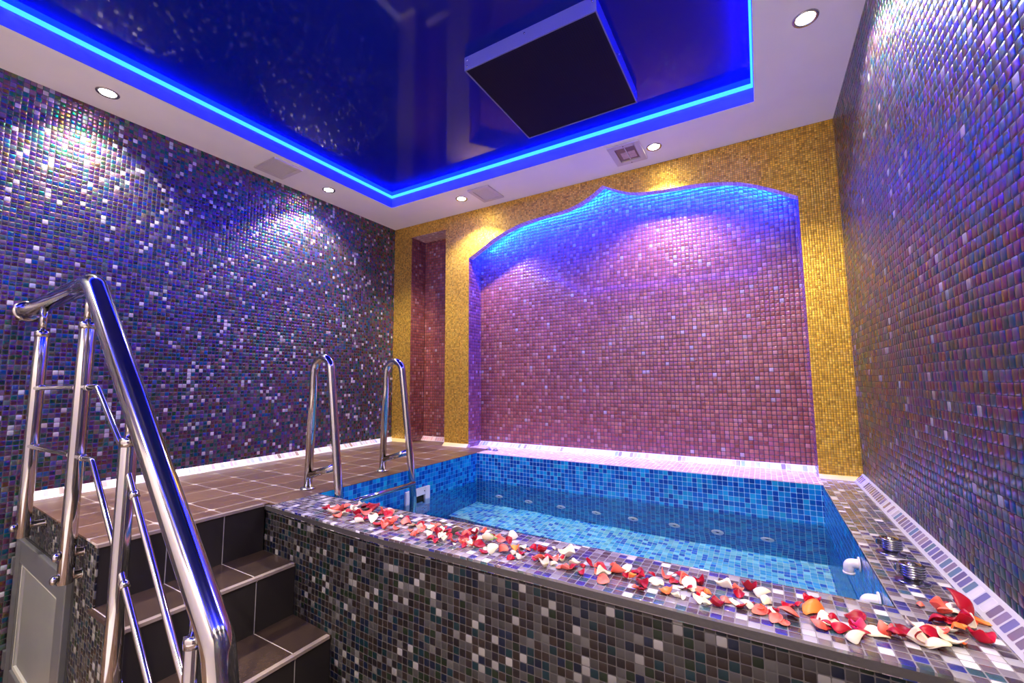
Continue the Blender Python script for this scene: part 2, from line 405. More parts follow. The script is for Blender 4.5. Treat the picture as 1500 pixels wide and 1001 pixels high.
# back wall: gold slab with two openings (arched niche, tall niche); 0 gold, 1 pink XZ, 2 pink YZ, 3 pink ledge
TX0, TX1, TZ = -5.205, -4.440, 2.572
SL = 5.565                                   # rear face of the gold slab
mb = MB()
def gold_strip(pts, msides=None): mb.prism([P(x, YB, z) for x, z in pts], (0, (SL-YB)*S, 0), 0, msides)
gold_strip([(XL, ZP), (TX0, ZP), (TX0, ZC), (XL, ZC)], [0, 2, 0, 0])
gold_strip([(TX0, TZ), (TX1, TZ), (TX1, ZC), (TX0, ZC)], [3, 0, 0, 0])
gold_strip([(TX1, ZP), (AX0, ZP), (AX0, ZC), (TX1, ZC)], [0, 2, 0, 2])
gold_strip([(AX1, ZP), (XR, ZP), (XR, ZC), (AX1, ZC)], [0, 0, 0, 2])
for i in range(len(arch)-1):
    (x0, z0), (x1, z1) = arch[i], arch[i+1]
    gold_strip([(x0, z0), (x1, z1), (x1, ZC), (x0, ZC)], [3, 0, 0, 0])
struct(mb.build('wall_back', [M['gold'], M['pink'], M['pinkY'], M['pinkZ']]))
# niches behind the slab
mb = MB()
mb.ubox((AX0-.25, YN, ZP-.2), (AX1+.25, YN+.2, 3.1), m=0)
mb.ubox((AX0-.12, SL, ZP), (AX0, YN, 3.1), m=1).ubox((AX1, SL, ZP), (AX1+.12, YN, 3.1), m=1)
struct(mb.build('wall_niche', [M['pink'], M['pinkY']]))
mb = MB()
mb.ubox((TX0-.1, 5.80, ZP-.2), (TX1+.1, 6.0, TZ+.2), m=0)
mb.ubox((TX0-.1, SL, ZP), (TX0, 5.80, TZ+.1), m=1).ubox((TX1, SL, ZP), (TX1+.1, 5.80, TZ+.1), m=1)
mb.ubox((TX0, SL, TZ), (TX1, 5.80, TZ+.1), m=2)
struct(mb.build('wall_tall_niche', [M['pink'], M['pinkY'], M['pinkZ']]))
# dropped ceiling ring, lip and the glossy film
mb = MB()
t_ = .05
for a, b in (((XL, YR, ZC), (XC-t_, YB+.02, ZC+.06)), ((XD+t_, YR, ZC), (XR, YB+.02, ZC+.06)),
             ((XC-t_, YD+t_, ZC), (XD+t_, YB+.02, ZC+.06)), ((XC-t_, YR, ZC), (XD+t_, YE-t_, ZC+.06))): mb.ubox(a, b)
struct(mb.build('ceiling', M['white']))
ZL = 2.935
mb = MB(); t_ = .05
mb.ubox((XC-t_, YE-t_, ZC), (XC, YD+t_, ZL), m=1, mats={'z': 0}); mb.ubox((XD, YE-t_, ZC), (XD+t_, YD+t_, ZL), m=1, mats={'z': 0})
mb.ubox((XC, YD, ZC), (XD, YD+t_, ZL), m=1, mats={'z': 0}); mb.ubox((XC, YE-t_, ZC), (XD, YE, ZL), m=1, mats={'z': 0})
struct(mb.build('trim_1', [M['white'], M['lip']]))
struct(MB().ubox((XL, YR, ZM), (XR, YB+.4, ZM+.08)).build('ceiling', M['film']))
mb = MB(); e_ = -.018
for a, b in (((XC-.03, YE-.03, ZL+.001), (XC-e_, YD+.03, ZM-.012)), ((XD+e_, YE-.03, ZL+.001), (XD+.03, YD+.03, ZM-.012)),
             ((XC-.03, YD+e_, ZL+.001), (XD+.03, YD+.03, ZM-.012)), ((XC-.03, YE-.03, ZL+.001), (XD+.03, YE-e_, ZM-.012))): mb.ubox(a, b)
o = mb.build('light_strip', M['led'], base=P((XC+XD)/2, (YD+YE)/2, ZL))
tag(o, 'blue glowing light strip in the slot around the recessed ceiling', 'light strip')
# niche tube of light following the arch, behind the gold slab
path = [P(x, SL+.022, z+.20) for x, z in arch[2:-2]]
o = MB().tube(path, .006, 8).build('light_tube', M['led2'], base=P(-1.72, SL+.045, 2.7))
tag(o, 'blue light tube hidden along the top edge of the arched niche', 'light strip')
# chamfered pearl trims at the wall bases
def cham(name, pts, depth, h, mats, n):
    """wedge along pts[0]->pts[1] (survey), n = inward horizontal direction"""
    a, b = [P(*p) for p in pts]; nv = Vector(n)*depth*S; up = Vector((0, 0, h*S))
    m_ = MB(); k = [a, a+nv, a+up, b, b+nv, b+up]
    m_.quad(k[1], k[4], k[5], k[2], m=0).quad(k[0], k[2], k[5], k[3], m=0).quad(k[0], k[3], k[4], k[1], m=0).quad(k[0], k[1], k[2], m=0).quad(k[3], k[5], k[4], m=0)
    return struct(m_.build(name, mats, fix=True))
cham('baseboard_left', [(XL, 1.155, ZP), (XL, YB, ZP)], .075, .068, M['trimY'], (1, 0, 0))
cham('baseboard_right', [(XR, 2.06, ZP), (XR, YB, ZP)], .075, .075, M['trimR'], (-1, 0, 0))
cham('baseboard_niche', [(AX0, YN, ZP), (AX1, YN, ZP)], .075, .06, M['trimX'], (0, -1, 0))
cham('baseboard_back', [(XL, YB, ZP), (TX0, YB, ZP)], .06, .05, M['goldtrim'], (0, -1, 0))
cham('baseboard_pillar', [(TX1, YB, ZP), (AX0, YB, ZP)], .06, .05, M['goldtrim'], (0, -1, 0))
cham('baseboard_corner', [(AX1, YB, ZP), (XR, YB, ZP)], .04, .04, M['goldtrim'], (0, -1, 0))
cham('baseboard_recess', [(TX0, 5.80, ZP), (TX1, 5.80, ZP)], .06, .07, M['pinkZ'], (0, -1, 0))

# ================================================================== staircase and deck
FE = [(-3.643, 2.125), (-3.30, 2.110), (-3.0, 2.092), (-2.6, 2.066), (-2.2, 2.050), (-1.7, 2.056), (-1.1, 2.062), (XR-.004, 2.068)]
st = thing('staircase', P(-4.0, 2.0, ZF), 'brown tiled steps and deck with dark risers, rising along the left wall to the pool', 'stairs'); R = Rel(st)
def yf(x): return 1.085+(-3.643-x)*.040      # front face of the stair block (slightly out of square)
NX = [-3.643, -3.169, -2.692, -2.215]; NZ = [ZP, -1.375, -1.75, -2.125]; TH = .03
def YT(x):
    for (xa, ya), (xb, yb) in zip(FE, FE[1:]):
        if x <= xb: return ya+(yb-ya)*(max(x, xa)-xa)/(xb-xa)+.008
    return 2.06
m_ = MB()
m_.prism([P(XL+.004, yf(XL), ZP), P(-3.643, 1.085, ZP), P(-3.643, 2.16, ZP), P(XA, 2.16, ZP), P(XA, YB-.004, ZP), P(XL+.004, YB-.004, ZP)], (0, 0, -.010), 0)
m_.ubox((TX0+.004, YB-.004, ZP-.02), (TX1-.004, 5.796, ZP))
R.add(m_, 'deck', M['deck'], fix=False)
for i in range(1, 4):
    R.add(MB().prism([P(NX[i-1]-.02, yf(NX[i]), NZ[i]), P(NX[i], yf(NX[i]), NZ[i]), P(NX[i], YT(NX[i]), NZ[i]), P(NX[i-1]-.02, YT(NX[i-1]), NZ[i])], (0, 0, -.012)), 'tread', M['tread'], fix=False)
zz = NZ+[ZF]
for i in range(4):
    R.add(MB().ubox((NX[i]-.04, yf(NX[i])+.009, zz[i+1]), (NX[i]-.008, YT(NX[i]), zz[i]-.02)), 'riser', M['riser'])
    R.add(MB().ubox((NX[i]-.03, yf(NX[i])-.004, zz[i]-.016), (NX[i]+.006, YT(NX[i])-.014, zz[i]+.004)), 'nosing', M['nosing'])
m_ = MB()                                    # mosaic side below deck and steps, with the door opening left out
DX0, DX1, DZ = -5.60, -4.045, -1.27
def sidep(x0, x1, z0, z1): m_.prism([P(x0, yf(x0), z0), P(x1, yf(x1), z0), P(x1, yf(x1), z1), P(x0, yf(x0), z1)], (0, .004, 0))
sidep(XL+.004, -3.643, DZ, ZP-.012); sidep(DX1, -3.643, ZF, DZ); sidep(-3.643, NX[1], ZF, NZ[1]-.012); sidep(NX[1], NX[2], ZF, NZ[2]-.012); sidep(NX[2], NX[3], ZF, NZ[3]-.012)
R.add(m_, 'side_panel', M['side'], fix=False)

# ================================================================== pool
pool = thing('pool', P(-1.4, 3.6, ZF), 'raised plunge pool lined with blue mosaic, dark mosaic rim and front', 'pool'); R = Rel(pool)
m_ = MB()
for i in range(len(FE)-1):
    (x0, y0), (x1, y1) = FE[i], FE[i+1]
    m_.prism([P(x0, y0+.012, ZF), P(x1, y1+.012, ZF), P(x1, y1+.012, ZP-.03), P(x0, y0+.012, ZP-.03)], (0, .06, 0))
R.add(m_, 'front_panel', M['front'], fix=False)
m_ = MB()
for i in range(len(FE)-1):
    (x0, y0), (x1, y1) = FE[i], FE[i+1]
    m_.prism([P(x0, y0-.002, ZP-.045), P(x1, y1-.002, ZP-.045), P(x1, y1-.002, ZP-.012), P(x0, y0-.002, ZP-.012)], (0, .02, 0))
R.add(m_, 'edge_strip', M['edge'], 'dark grout strip under the front lip', fix=False)
m_ = MB()
fe = [P(x, y, ZP) for x, y in FE]
fe[0] = P(-3.553, 2.125, ZP)
m_.prism(fe+[P(XR-.004, YF, ZP), P(XB, YF, ZP), P(XA+.004, YF, ZP)], (0, 0, -.025))
m_.ubox((XB, YF, ZP-.03), (XR-.004, YB-.004, ZP))
R.add(m_, 'rim', M['rimtop'], fix=False)
m_ = MB().prism([P(XA+.004, YC, ZP+.002), P(XB+.01, YC, ZP+.002), P(XB+.006, YN-.004, ZP+.002), P(AX0+.004, YN-.004, ZP+.002), P(AX0+.004, YB+.002, ZP+.002), P(XA+.004, YB+.002, ZP+.002)], (0, 0, -.02))
R.add(m_, 'ledge', M['pinkZ'], 'pale pink mosaic ledge at the back', fix=False)
ZB, ZS = -3.15, -2.41
m_ = MB()
m_.quad(P(XA+.003, YF, ZB), P(XA+.003, YC, ZB), P(XA+.003, YC, ZP-.005), P(XA+.003, YF, ZP-.005), m=1)
m_.quad(P(XB-.003, YC, ZB), P(XB-.003, YF, ZB), P(XB-.003, YF, ZP-.005), P(XB-.003, YC, ZP-.005), m=1)
m_.quad(P(XA, YC-.003, ZB), P(XB, YC-.003, ZB), P(XB, YC-.003, ZP-.005), P(XA, YC-.003, ZP-.005), m=0)
m_.quad(P(XB, YF+.003, ZB), P(XA, YF+.003, ZB), P(XA, YF+.003, ZP-.005), P(XB, YF+.003, ZP-.005), m=0)
m_.quad(P(XA, YF, ZB), P(XB, YF, ZB), P(XB, YC, ZB), P(XA, YC, ZB), m=2)
basin = R.add(m_, 'basin', [M['blueX'], M['blueY'], M['blueZ']], fix=False)
m_ = MB()
m_.ubox((XA+.004, 4.46, ZB), (XB-.004, YC-.004, ZS), m=0, mats={'y': 1, 'Z': 0})
bench = R.add(m_, 'bench', [M['blueZ'], M['blueX']], 'blue mosaic bench under water, lightened as if lit from above', fix=False)
for q in (bench, basin): q.cycles.is_caustics_receiver = True
# water
nx, ny = 90, 60; ZW = -1.38
vs = []; fs = []
random.seed(7)
wv = [(random.uniform(-1, 1), random.uniform(-1, 1), random.uniform(14, 42), random.uniform(0, 6.28)) for _ in range(9)]
for j in range(ny+1):
    for i in range(nx+1):
        x = (XA+.006+(XB-XA-.012)*i/nx)*S; y = (YF+.006+(YC-YF-.012)*j/ny)*S; h = 0
        for a, b, k, p_ in wv:
            L = math.hypot(a, b)+1e-6; h += math.sin((a*x+b*y)/L*k+p_)*.00022
        vs.append((x, y, (ZW+2.5)*S+h))
for j in range(ny):
    for i in range(nx):
        a = j*(nx+1)+i; fs.append((a, a+1, a+nx+2, a+nx+1))
me = bpy.data.meshes.new('water'); me.from_pydata(vs, [], fs); me.materials.append(M['water'])
for p_ in me.polygons: p_.use_smooth = True
wat = bpy.data.objects.new('water', me); C.objects.link(wat)
tag(wat, 'clear blue water filling the mosaic pool', 'water', kind='stuff')
wat.cycles.is_caustics_caster = True

# ================================================================== lamps
def downlight(x, y, label, first=[None], power=None):
    loc = P(x, y, ZC)
    e = thing('downlight', loc, label, 'ceiling light', 'recessed downlights')
    if first[0] is None:
        r1 = MB().lathe([(.030, -.001), (.036, -.004), (.042, -.004), (.0445, 0.0), (.030, 0.0), (.030, -.001)], axis='Z', close=False).build('ring', M['brush'], e)
        b1 = MB().lathe([(.0295, -.0008), (.029, -.0022), (.012, -.003)], axis='Z').build('bulb', M['bulb'], e)
        ld = bpy.data.lights.new('spot', 'SPOT'); ld.energy = SPOT_W; ld.color = WARM; ld.spot_size = math.radians(118); ld.spot_blend = .55; ld.shadow_soft_size = .022
        ld.cycles.is_caustics_light = True
        l1 = bpy.data.objects.new('spot', ld); C.objects.link(l1); l1.parent = e; l1.location = (0, 0, -.012)
        first[0] = (r1, b1, l1)
    else:
        for o in first[0]:
            c = o.copy(); C.objects.link(c); c.parent = e
            if power and o.type == 'LIGHT': c.data = o.data.copy(); c.data.energy = power
    return e
downlight(-5.24, 1.36, 'bright recessed ceiling light nearest the handrail, by the left wall')
downlight(-5.23, 3.77, 'recessed ceiling light over the pool ladder, past the square vent by the left wall')
downlight(-3.775, 5.0, 'recessed ceiling light above the gold wall near its left vent')
downlight(-.942, 5.03, 'recessed ceiling light beside the open brown vent above the arch')
downlight(.457, 3.77, 'large glaring recessed ceiling light near the right mosaic wall')
for x, y, pw in ((.457, 1.36, SPOT_W), (-5.23, -1.0, REAR_FILL_W), (.457, -1.0, REAR_FILL_W), (-3.4, -2.1, REAR_FILL_W), (-1.3, -2.1, REAR_FILL_W)):  # rear lamps are added, unseen fill to brighten the dropped ceiling
    downlight(x, y, 'added recessed ceiling light outside the view, in the near part of the room', power=pw)

# ================================================================== ceiling vents and panel
def vent(cx, cy, w, d, label, open_=False):
    e = thing('ceiling_vent', P(cx, cy, ZC), label, 'vent'); R = Rel(e)
    x0, x1, y0, y1 = cx-w/2, cx+w/2, cy-d/2, cy+d/2; f = .055 if not open_ else .07; z0, z1 = ZC-.022, ZC+.001
    m_ = MB()
    m_.ubox((x0, y0, z0), (x0+f, y1, z1)).ubox((x1-f, y0, z0), (x1, y1, z1)).ubox((x0+f, y0, z0), (x1-f, y0+f, z1)).ubox((x0+f, y1-f, z0), (x1-f, y1, z1))
    R.add(m_, 'frame', M['vplastic'], bevel=.002)
    if not open_:
        n = 14
        for i in range(n):
            y = y0+f+(y1-y0-2*f)*(i+.5)/n; h = (y1-y0-2*f)/n*.46
            a, b = P(x0+f, y-h, ZC-.004), P(x0+f, y+h, ZC-.013)
            q = MB().prism([a, b, b+Vector((0, 0, .001)), a+Vector((0, 0, .001))], ((x1-x0-2*f)*S, 0, 0))
            R.add(q, 'slat', M['vplastic'])
    else:
        R.add(MB().ubox((x0+f, y0+f, ZC-.002), (x1-f, y1-f, ZC)), 'duct', M['duct'], 'brown duct opening')
        R.add(MB().ubox((x0+f+.04, cy-.03, ZC-.004), (x1-f-.03, y1-f-.04, ZC-.002)), 'lining', M['wool'], 'pale lining in the duct')
        R.add(MB().ubox((cx-.006, y0+f*.6, ZC-.012), (cx+.006, y1-f*.6, ZC-.008)), 'cross_bar', M['vplastic'])
        for yy in (y0+f*.4, y1-f*.4): R.add(MB().lathe([(.003, 0), (.003, .002)], P(cx, yy, z0-.004)), 'screw', M['black'])
vent(-5.235, 3.03, .46, .38, 'square louvred white ceiling vent by the left wall')
vent(-3.352, 5.035, .36, .44, 'square louvred white vent above the tall narrow niche and gold pillar')
vent(-1.25, 5.0, .38, .47, 'open square vent with brown duct above the arch tip', True)
e = thing('ceiling_panel', P(-1.58, 3.6, ZM), 'flat square box with a dark perforated face hanging from the blue ceiling', 'ceiling panel'); R = Rel(e)
x0, x1, y0, y1, z0 = -2.195, -.935, 2.945, 4.215, 2.855; f = .012
m_ = MB()
m_.ubox((x0, y0, z0), (x0+f, y1, ZM)).ubox((x1-f, y0, z0), (x1, y1, ZM)).ubox((x0+f, y0, z0), (x1-f, y0+f, ZM)).ubox((x0+f, y1-f, z0), (x1-f, y1, ZM))
R.add(m_, 'frame', M['pframe'], 'pale metal frame')
R.add(MB().ubox((x0+f, y0+f, z0+.006), (x1-f, y1-f, z0+.012)), 'grille', M['grille'], 'dark perforated face')
for x_, z_ in ((x0+.03, z0+.03), (x0+.03, z0+.09), (x0+.63, z0+.09), (x1-.03, z0+.09)):
    R.add(MB().lathe([(.0045, 0), (.0045, -.003), (.002, -.004)], P(x_, y0, z_), axis='Y', seg=12), 'screw', M['brush'])
for y_ in (y0+.6, y1-.1):
    R.add(MB().lathe([(.0045, 0), (.0045, .003), (.002, .004)], P(x1, y_, z0+.06), axis='X', seg=12), 'screw', M['brush'])

# ================================================================== stair handrail
e = thing('stair_handrail', P(-3.9, 1.0, ZF), 'polished steel handrail with thick top tube and posts beside the steps', 'handrail'); R = Rel(e)
YH = 1.02
top = fillet([P(XL+.01, 1.062, .665), P(-3.875, YH, .700), P(-2.045, YH, -1.085), P(-1.960, YH, -1.36), P(-2.235, YH, -1.42)], .085, 14)
R.add(MB().tube(top, .0315, 40), 'top_rail', M['chrome'])
R.add(MB().lathe([(.030, 0), (.046, 0), (.047, .004), (.040, .009), (.032, .011)], P(XL, 1.062, .665), axis='X'), 'wall_flange', M['chrome'])
def rail_z(x): return .665+(x+5.62)*(.035/1.745) if x < -3.875 else .700-(x+3.875)*(1.785/1.83)
posts = [(-4.915, .43, -1.145), (-3.920, .425, -1.262), (-3.100, -.300, -2.36), (-2.235, -1.11, -2.49)]
for i, (x, zt, zb) in enumerate(posts):
    p = R.add(MB().lathe([(.0195, zb*S), (.0205, zb*S+.002), (.0205, zt*S-.002), (.0195, zt*S)], (x*S, YH*S, 1.25), seg=32), 'post', M['chrome'])
    R.add(MB().lathe([(.0222, zt*S-.022), (.0222, zt*S+.001), (.012, zt*S+.003)], (x*S, YH*S, 1.25), seg=32), 'collar', M['chrome'], parent=p)
    R.add(MB().tube([P(x, YH, zt), P(x, YH, rail_z(x)-.05)], .0115, 24), 'spindle', M['chrome'], parent=p)
def standoff(x, z):
    ye = yf(x)
    R.add(MB().lathe([(.0130, 0), (.0130, (ye-YH)*S-.002), (.017, (ye-YH)*S-.002), (.017, (ye-YH)*S-.0006)], P(x, YH, z), axis='Y', seg=24), 'standoff', M['chrome'])
    R.add(MB().lathe([(.004, -.036), (.010, -.034), (.0135, -.029), (.0135, -.019)], P(x, YH, z), axis='Y', seg=24), 'bolt_cap', M['chrome'])
for x, z in ((-4.915, -1.065), (-3.920, -1.085), (-3.920, -1.225), (-3.10, -1.62), (-3.10, -2.2), (-2.235, -2.25)): standoff(x, z)
mid1 = fillet([P(-4.90, YH-.012, -.018), P(-3.655, YH, -.006), P(-3.212, YH, -.340), P(-2.30, YH, -1.345), P(-2.235, YH, -1.50)], .03, 8)
mid2 = fillet([P(-4.90, YH-.012, -.462), P(-3.640, YH, -.462), P(-3.192, YH, -.900), P(-2.50, YH, -1.60), P(-2.235, YH, -1.85)], .03, 8)
for pth in (mid1, mid2): R.add(MB().tube(pth, .0078, 18), 'mid_rail', M['chrome'])
def clamp(x, z, d):
    a = P(x, YH, z); dv = Vector(d).normalized()
    R.add(MB().tube([a-dv*.010, a-dv*.009, a+dv*.009, a+dv*.010], [.009, .0115, .0115, .009], 20), 'connector', M['chrome'])
for z0_ in (-.014, -.462):
    clamp(-4.80, z0_, (1, 0, 0)); clamp(-4.03, z0_, (1, 0, 0)); clamp(-3.80, z0_, (1, 0, 0))
clamp(-2.98, -.595, (1, 0, -1.1)); clamp(-3.02, -1.07, (1, 0, -1.0))

# ================================================================== service door in the stair block
e = thing('service_door', P(-4.82, yf(-4.82), ZF), 'grey metal framed frosted door under the deck, beside the left wall', 'door'); R = Rel(e)
def slab(x0, x1, z0, z1, d0, d1):
    q = [P(x0, yf(x0)-d0, z0), P(x1, yf(x1)-d0, z0), P(x1, yf(x1)-d0, z1), P(x0, yf(x0)-d0, z1)]
    return MB().prism(q, (0, (d0-d1)*S, 0))
def ring(x0, x1, z0, z1, w, d0, d1):
    m_ = MB()
    for a in ((x0, x0+w, z0, z1), (x1-w, x1, z0, z1), (x0+w, x1-w, z1-w, z1), (x0+w, x1-w, z0, z0+w)):
        q = [P(a[0], yf(a[0])-d0, a[2]), P(a[1], yf(a[1])-d0, a[2]), P(a[1], yf(a[1])-d0, a[3]), P(a[0], yf(a[0])-d0, a[3])]
        m_.prism(q, (0, (d0-d1)*S, 0))
    return m_
R.add(slab(DX0, DX1-.005, ZF+.01, DZ-.01, .001, -.05), 'backing', M['black'], 'black gap around the door')
R.add(ring(DX0+.02, DX1-.05, ZF+.03, DZ-.02, .17, .035, -.01), 'frame', M['alu'], bevel=.003)
R.add(ring(DX0+.19, DX1-.22, ZF+.2, DZ-.19, .035, .020, -.01), 'bead', M['alu_light'], 'pale inner bead', bevel=.002)
R.add(slab(DX0+.262, DX1-.262, ZF+.245, DZ-.232, .008, -.01), 'glass_panel', M['frost'])
for z_ in (-1.50, -2.25): R.add(slab(DX0+.0, DX0+.05, z_-.09, z_+.05, .05, .0), 'hinge', M['alu'])

# ================================================================== pool ladder
e = thing('pool_ladder', P(-3.78, 3.08, ZP), 'polished steel pool ladder with two looped grab rails and a step bar', 'ladder'); R = Rel(e)
for Y_, tag_ in ((2.617, 'a'), (3.547, 'b')):
    xb, zt = -3.79, .175
    loop = [P(xb, Y_, ZP), P(xb+.035, Y_, zt-.03)]
    cx, cr = xb+.16, .125
    pts = [P(xb, Y_, ZP+.002)] + arc(P(xb+.16, Y_, zt-.05), .0625, PI*.98, 0.10, 14, (1, 0, 0), (0, 0, 1)) + [P(-3.335, Y_, -1.04), P(-3.315, Y_, -1.22), P(-3.315, Y_, -2.3)]
    pts = [pts[0]]+pts[1:16]+fillet(pts[15:], .06, 6)[1:]
    g = R.add(MB().tube(pts, .0185, 28), 'grab_rail', M['chrome'])
    R.add(MB().tube([P(xb+.01, Y_, -.875), P(-3.36, Y_, -.745)], .0160, 20), 'cross_bar', M['chrome'], parent=g)
    R.add(MB().lathe([(.034, 0), (.036, .003), (.031, .009), (.021, .011)], P(xb, Y_, ZP+.001), seg=32), 'flange', M['brush'], parent=g)
for z_ in (-1.085, -1.65, -2.15):
    R.add(MB().tube([P(-3.300, 2.617, z_), P(-3.300, 3.547, z_)], .0125, 20), 'step', M['chrome'])

# ================================================================== skimmer, jets, spouts, taps, ledge fittings
e = thing('skimmer', P(XA, 3.88, -1.38), 'white square skimmer inlet on the left pool wall at the waterline', 'skimmer'); R = Rel(e)
y0, y1, z0, z1 = 3.66, 4.06, -1.60, -1.235; xs = XA+.0055
m_ = MB(); f = .085
m_.ubox((xs, y0, z0), (xs+.03, y0+f, z1)).ubox((xs, y1-f, z0), (xs+.03, y1, z1)).ubox((xs, y0+f, z1-f), (xs+.03, y1-f, z1)).ubox((xs, y0+f, z0), (xs+.03, y1-f, z0+f))
R.add(m_, 'frame', M['wplastic'], bevel=.002)
R.add(MB().ubox((xs+.001, y0+f, z0+f), (xs+.006, y1-f, z1-f)), 'opening', M['black'], 'dark inlet opening')
R.add(MB().ubox((xs+.006, y0+f+.03, z0+f), (xs+.02, y1-f-.03, z0+f+.07)), 'flap', M['wplastic'])
for y_ in (y0+.1, y1-.1): R.add(MB().lathe([(.0035, 0), (.0035, .002)], P(xs+.03, y_, z1-f/2), axis='X', seg=12), 'screw', M['black'])
jets = [-3.178, -2.719, -2.262, -1.800, -1.356, -.907, -.472, -.024]
JL = ['nearest the skimmer at the left end of the row', 'second from the left in the row', 'third from the left in the row', 'fourth from the left in the row',
      'fourth from the right in the row', 'third from the right in the row', 'second from the right in the row', 'at the right end of the row']
J0 = None
for x, ll in zip(jets, JL):
    lab = 'white round underwater jet, '+ll
    e = thing('jet_nozzle', P(x, YC-.0055, -2.03), lab, 'pool jet', 'massage jets under water')
    if J0 is None:
        a = MB().lathe([(.009, -.003), (.011, -.010), (.020, -.011), (.0275, -.007), (.029, 0)], axis='Y', seg=28, close=False).build('ring', M['wplastic'], e)
        b = MB().lathe([(.0095, 0), (.0095, -.003)], axis='Y', seg=20).build('nozzle', M['black'], e); J0 = (a, b)
        for q in J0: q.cycles.is_caustics_receiver = True
    else:
        for o in J0: c = o.copy(); C.objects.link(c); c.parent = e
for y_, lab in ((3.33, 'cream elbow spout on the right pool wall, the farther one'), (2.84, 'cream elbow spout on the right pool wall, nearest the petal strewn corner')):
    z_ = -1.10
    e = thing('water_spout', P(XB, y_, z_), lab, 'spout', 'elbow spouts'); R = Rel(e)
    R.add(MB().tube(fillet([P(XB-.006, y_, z_), P(XB-.062, y_, z_), P(XB-.062, y_, z_-.060)], .020, 8), .0135, 24), 'elbow', M['cream'])
    R.add(MB().lathe([(.0135, 0), (.0155, 0), (.0155, .006), (.0135, .006)], P(XB-.062, y_, z_-.062), seg=24), 'lip', M['cream'])
    R.add(MB().lathe([(.017, -.001), (.021, -.001), (.021, -.004), (.016, -.005)], P(XB-.005, y_, z_), axis='X', seg=24), 'collar', M['cream'])
K0 = None
for x, y_, lab in ((.600, 3.30, 'chrome round control knob on the right rim, farther from the petals'), (.600, 2.90, 'chrome round control knob on the right rim, nearer the petals')):
    e = thing('control_knob', P(x, y_, ZP+.001), lab, 'knob', 'chrome knobs on the right rim'); R = Rel(e)
    k_ = 1.03
    R.add(MB().lathe([(a*k_, b*k_) for a, b in [(.0335, 0), (.0345, .002), (.031, .0045), (.020, .006), (.018, .012)]], P(x, y_, ZP), seg=36), 'base_plate', M['knob'])
    prof = [(.018, .010), (.0235, .014)]
    for k in range(4): prof += [(.0255, .016+k*.0055), (.0255, .019+k*.0055), (.0238, .0198+k*.0055), (.0238, .0208+k*.0055)]
    prof += [(.0255, .038), (.0245, .041), (.018, .0425), (.016, .041), (.008, .041), (.007, .044), (.001, .0445)]
    R.add(MB().lathe([(a*k_, b*k_) for a, b in prof], P(x, y_, ZP), seg=36), 'cap', M['knob'])
    R.add(MB().box(P(x, y_, ZP)+Vector((-.034, -.008, .022)), P(x, y_, ZP)+Vector((-.020, .008, .041))), 'grip', M['knob'], bevel=.003)
for x, y_, lab in ((-3.53, 5.36, 'small chrome fitting on the pink ledge, the left of the pair'), (-3.40, 5.34, 'small chrome fitting on the pink ledge, the right of the pair')):
    e = thing('ledge_fitting', P(x, y_, ZP), lab, 'fitting', 'chrome ledge fittings'); R = Rel(e)
    R.add(MB().lathe([(.021, 0), (.022, .003), (.017, .008), (.012, .009)], P(x, y_, ZP+.004), seg=24), 'flange', M['chrome'])
    R.add(MB().lathe([(.012, .008), (.012, .016), (.008, .018)], P(x, y_, ZP+.004), seg=24), 'plug', M['brush'])
